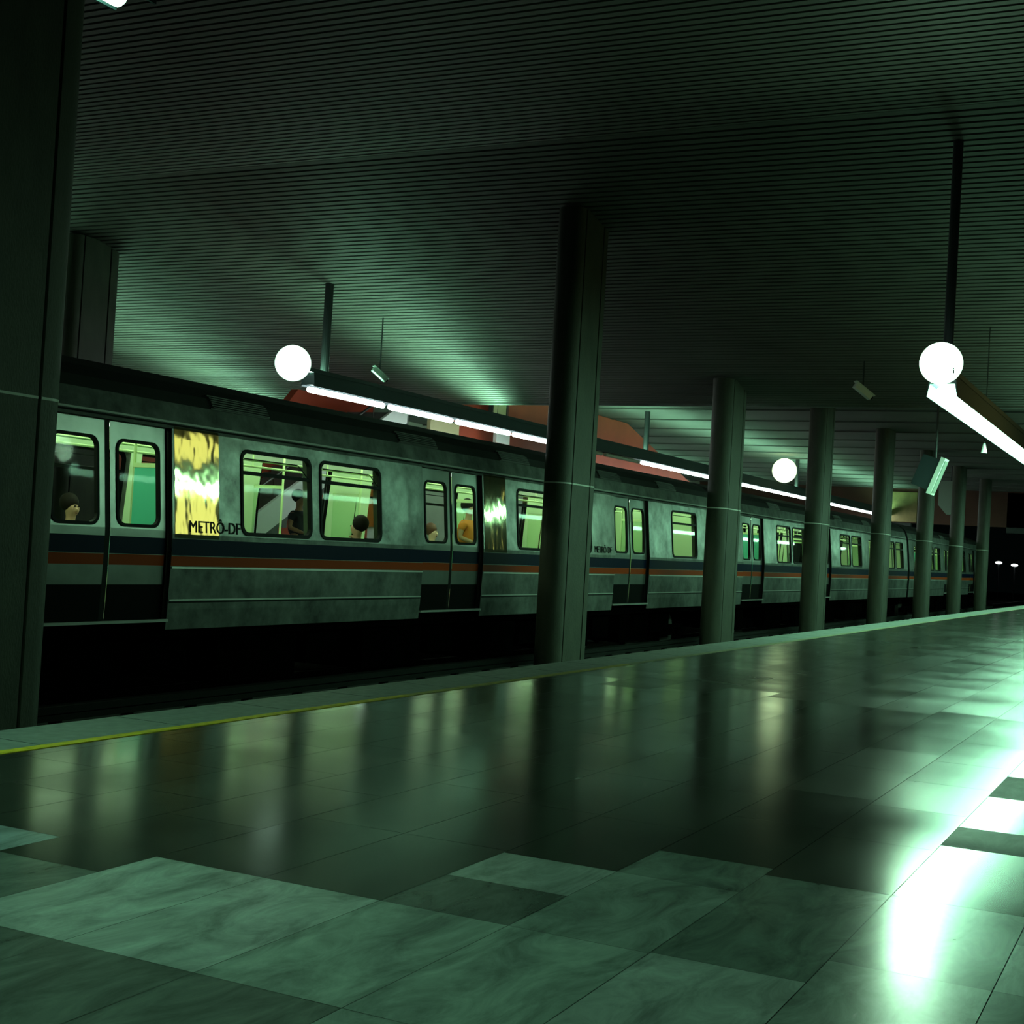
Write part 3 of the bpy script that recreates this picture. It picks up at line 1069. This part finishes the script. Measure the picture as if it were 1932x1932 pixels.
# ---------------------------------------------------------------- passengers
def skin_mesh(name, verts, edges, rad, m, parent):
    me = D.meshes.new(name)
    me.from_pydata([Vector(v) for v in verts], edges, [])
    o = D.objects.new(name, me)
    C.objects.link(o)
    md = o.modifiers.new('skin', 'SKIN')
    md.use_smooth_shade = True
    for sv, r in zip(me.skin_vertices[0].data, rad):
        sv.radius = r if isinstance(r, tuple) else (r, r)
    me.skin_vertices[0].data[0].use_root = True
    sb = o.modifiers.new('sub', 'SUBSURF')
    sb.levels = sb.render_levels = 2
    me.materials.append(m)
    o.parent = parent
    return o
def person(x, y, z, rz, label, skin, shirt, hair, sitting=True, arm_up=False, lean=0.0, hz=.45):
    """z is the floor; a seated figure sits at .45 m"""
    t = empty('person', (x, y, z), label, 'person')
    t.rotation_euler = (0, 0, rz)
    h = hz if sitting else .92
    # faces +x
    V = [(0, 0, h + .05), (lean * .3, 0, h + .25), (lean * .7, 0, h + .42), (lean, 0, h + .52), (lean + .01, 0, h + .60), (lean + .02, 0, h + .68), (lean + .015, 0, h + .77)]
    Rr = [(.12, .09), (.11, .085), (.12, .08), .055, .052, (.088, .092), (.088, .095)]
    E = [(i, i + 1) for i in range(6)]
    V.append((lean + .125, 0, h + .70)); Rr.append(.016); E.append((5, 7))       # nose
    def chain(st, pts, rs):
        p = st
        for q, r in zip(pts, rs):
            V.append(q); Rr.append(r); E.append((p, len(V) - 1)); p = len(V) - 1
    for s in (-1, 1):
        if arm_up and s == -1:
            arm = [(lean, s * .19, h + .46), (lean + .22, s * .24, h + .34), (lean + .12, s * .10, h + .60)]
        else:
            arm = [(lean, s * .19, h + .46), (lean - .02, s * .23, h + .20), (lean + .22, s * .16, h + .12)]
        chain(2, arm, [.058, .045, .032])
        hnd = Vector(arm[-1])
        for k in range(4):
            V.append(tuple(hnd + Vector((.07 + .008 * (k % 2), (k - 1.5) * .020, -.015)))); Rr.append(.009); E.append((len(V) - 2 - k, len(V) - 1))
        if sitting:
            leg = [(.05, s * .09, h + .02), (.42, s * .11, h + .02), (.42, s * .11, .10), (.54, s * .11, .05)]
        else:
            leg = [(0, s * .09, h), (.02, s * .10, .48), (0, s * .10, .09), (.12, s * .10, .045)]
        chain(0, leg, [.085, .062, .042, .035])
    body = skin_mesh('body', V, E, Rr, skin, t)
    # clothing
    sv = [(0, 0, h + .02), (lean * .3, 0, h + .25), (lean * .7, 0, h + .42), (lean, 0, h + .50)]
    se = [(0, 1), (1, 2), (2, 3)]
    sr = [(.20, .17), (.20, .17), (.22, .165), .085]
    for s in (-1, 1):
        sv += [(lean, s * .19, h + .46), (lean - .01 if not (arm_up and s == -1) else lean + .12, s * .22, h + .30 if not (arm_up and s == -1) else h + .40)]
        sr += [.09, .08]
        n = len(sv)
        se += [(2, n - 2), (n - 2, n - 1)]
    skin_mesh('shirt', sv, se, sr, shirt, t)
    pv, pe, pr = [(0, 0, h + .02)], [], [(.16, .13)]
    for s in (-1, 1):
        if sitting:
            leg = [(.06, s * .09, h + .02), (.42, s * .11, h + .02), (.42, s * .11, .14)]
        else:
            leg = [(0, s * .09, h - .04), (.02, s * .10, .48), (0, s * .10, .12)]
        p = 0
        for q, r in zip(leg, [.10, .078, .06]):
            pv.append(q); pr.append(r); pe.append((p, len(pv) - 1)); p = len(pv) - 1
    skin_mesh('trousers', pv, pe, pr, MT['jeans'], t)
    b = MB()
    b.ball((lean - .035, 0, h + .785), .122, hair, 18, 12, (1, .95, 1.0))
    b.build('hair', t, smooth=True)
    b = MB()
    for s in (-1, 1):
        b.ball((lean + .105, s * .035, h + .74), .012, MT['black'], 8, 6)
    b.ball((lean + .10, 0, h + .655), .016, MT['shirtr'], 8, 6, (.5, 1.4, .5))
    b.build('face', t)
    return t
person(16.62, 10.62, 0, math.pi / 2, 'seated passenger with dark hair resting in the second train window', MT['skin'], MT['shirtd'], MT['hair'], arm_up=True, lean=.06, hz=.44)
person(22.2, 12.66, 0, -math.pi * .5, 'brown haired passenger in a pale shirt seen through the train door left pane', MT['skin2'], MT['shirtw'], MT['hair2'], hz=.46)
person(21.7, 11.65, 0, -math.pi / 2, 'standing passenger in orange seen through the train door right pane', MT['skin'], MT['shirto'], MT['hair'], sitting=False)
person(13.05, 12.66, 0, -math.pi / 2, 'passenger in dark red seen through the leftmost door window', MT['skin'], MT['shirtr'], MT['hair'], hz=.47)
person(20.7, 14.6, 0, -math.pi / 2, 'person in dark clothes on the far platform, seen through the first window', MT['skin'], MT['shirtd'], MT['hair'], sitting=False)
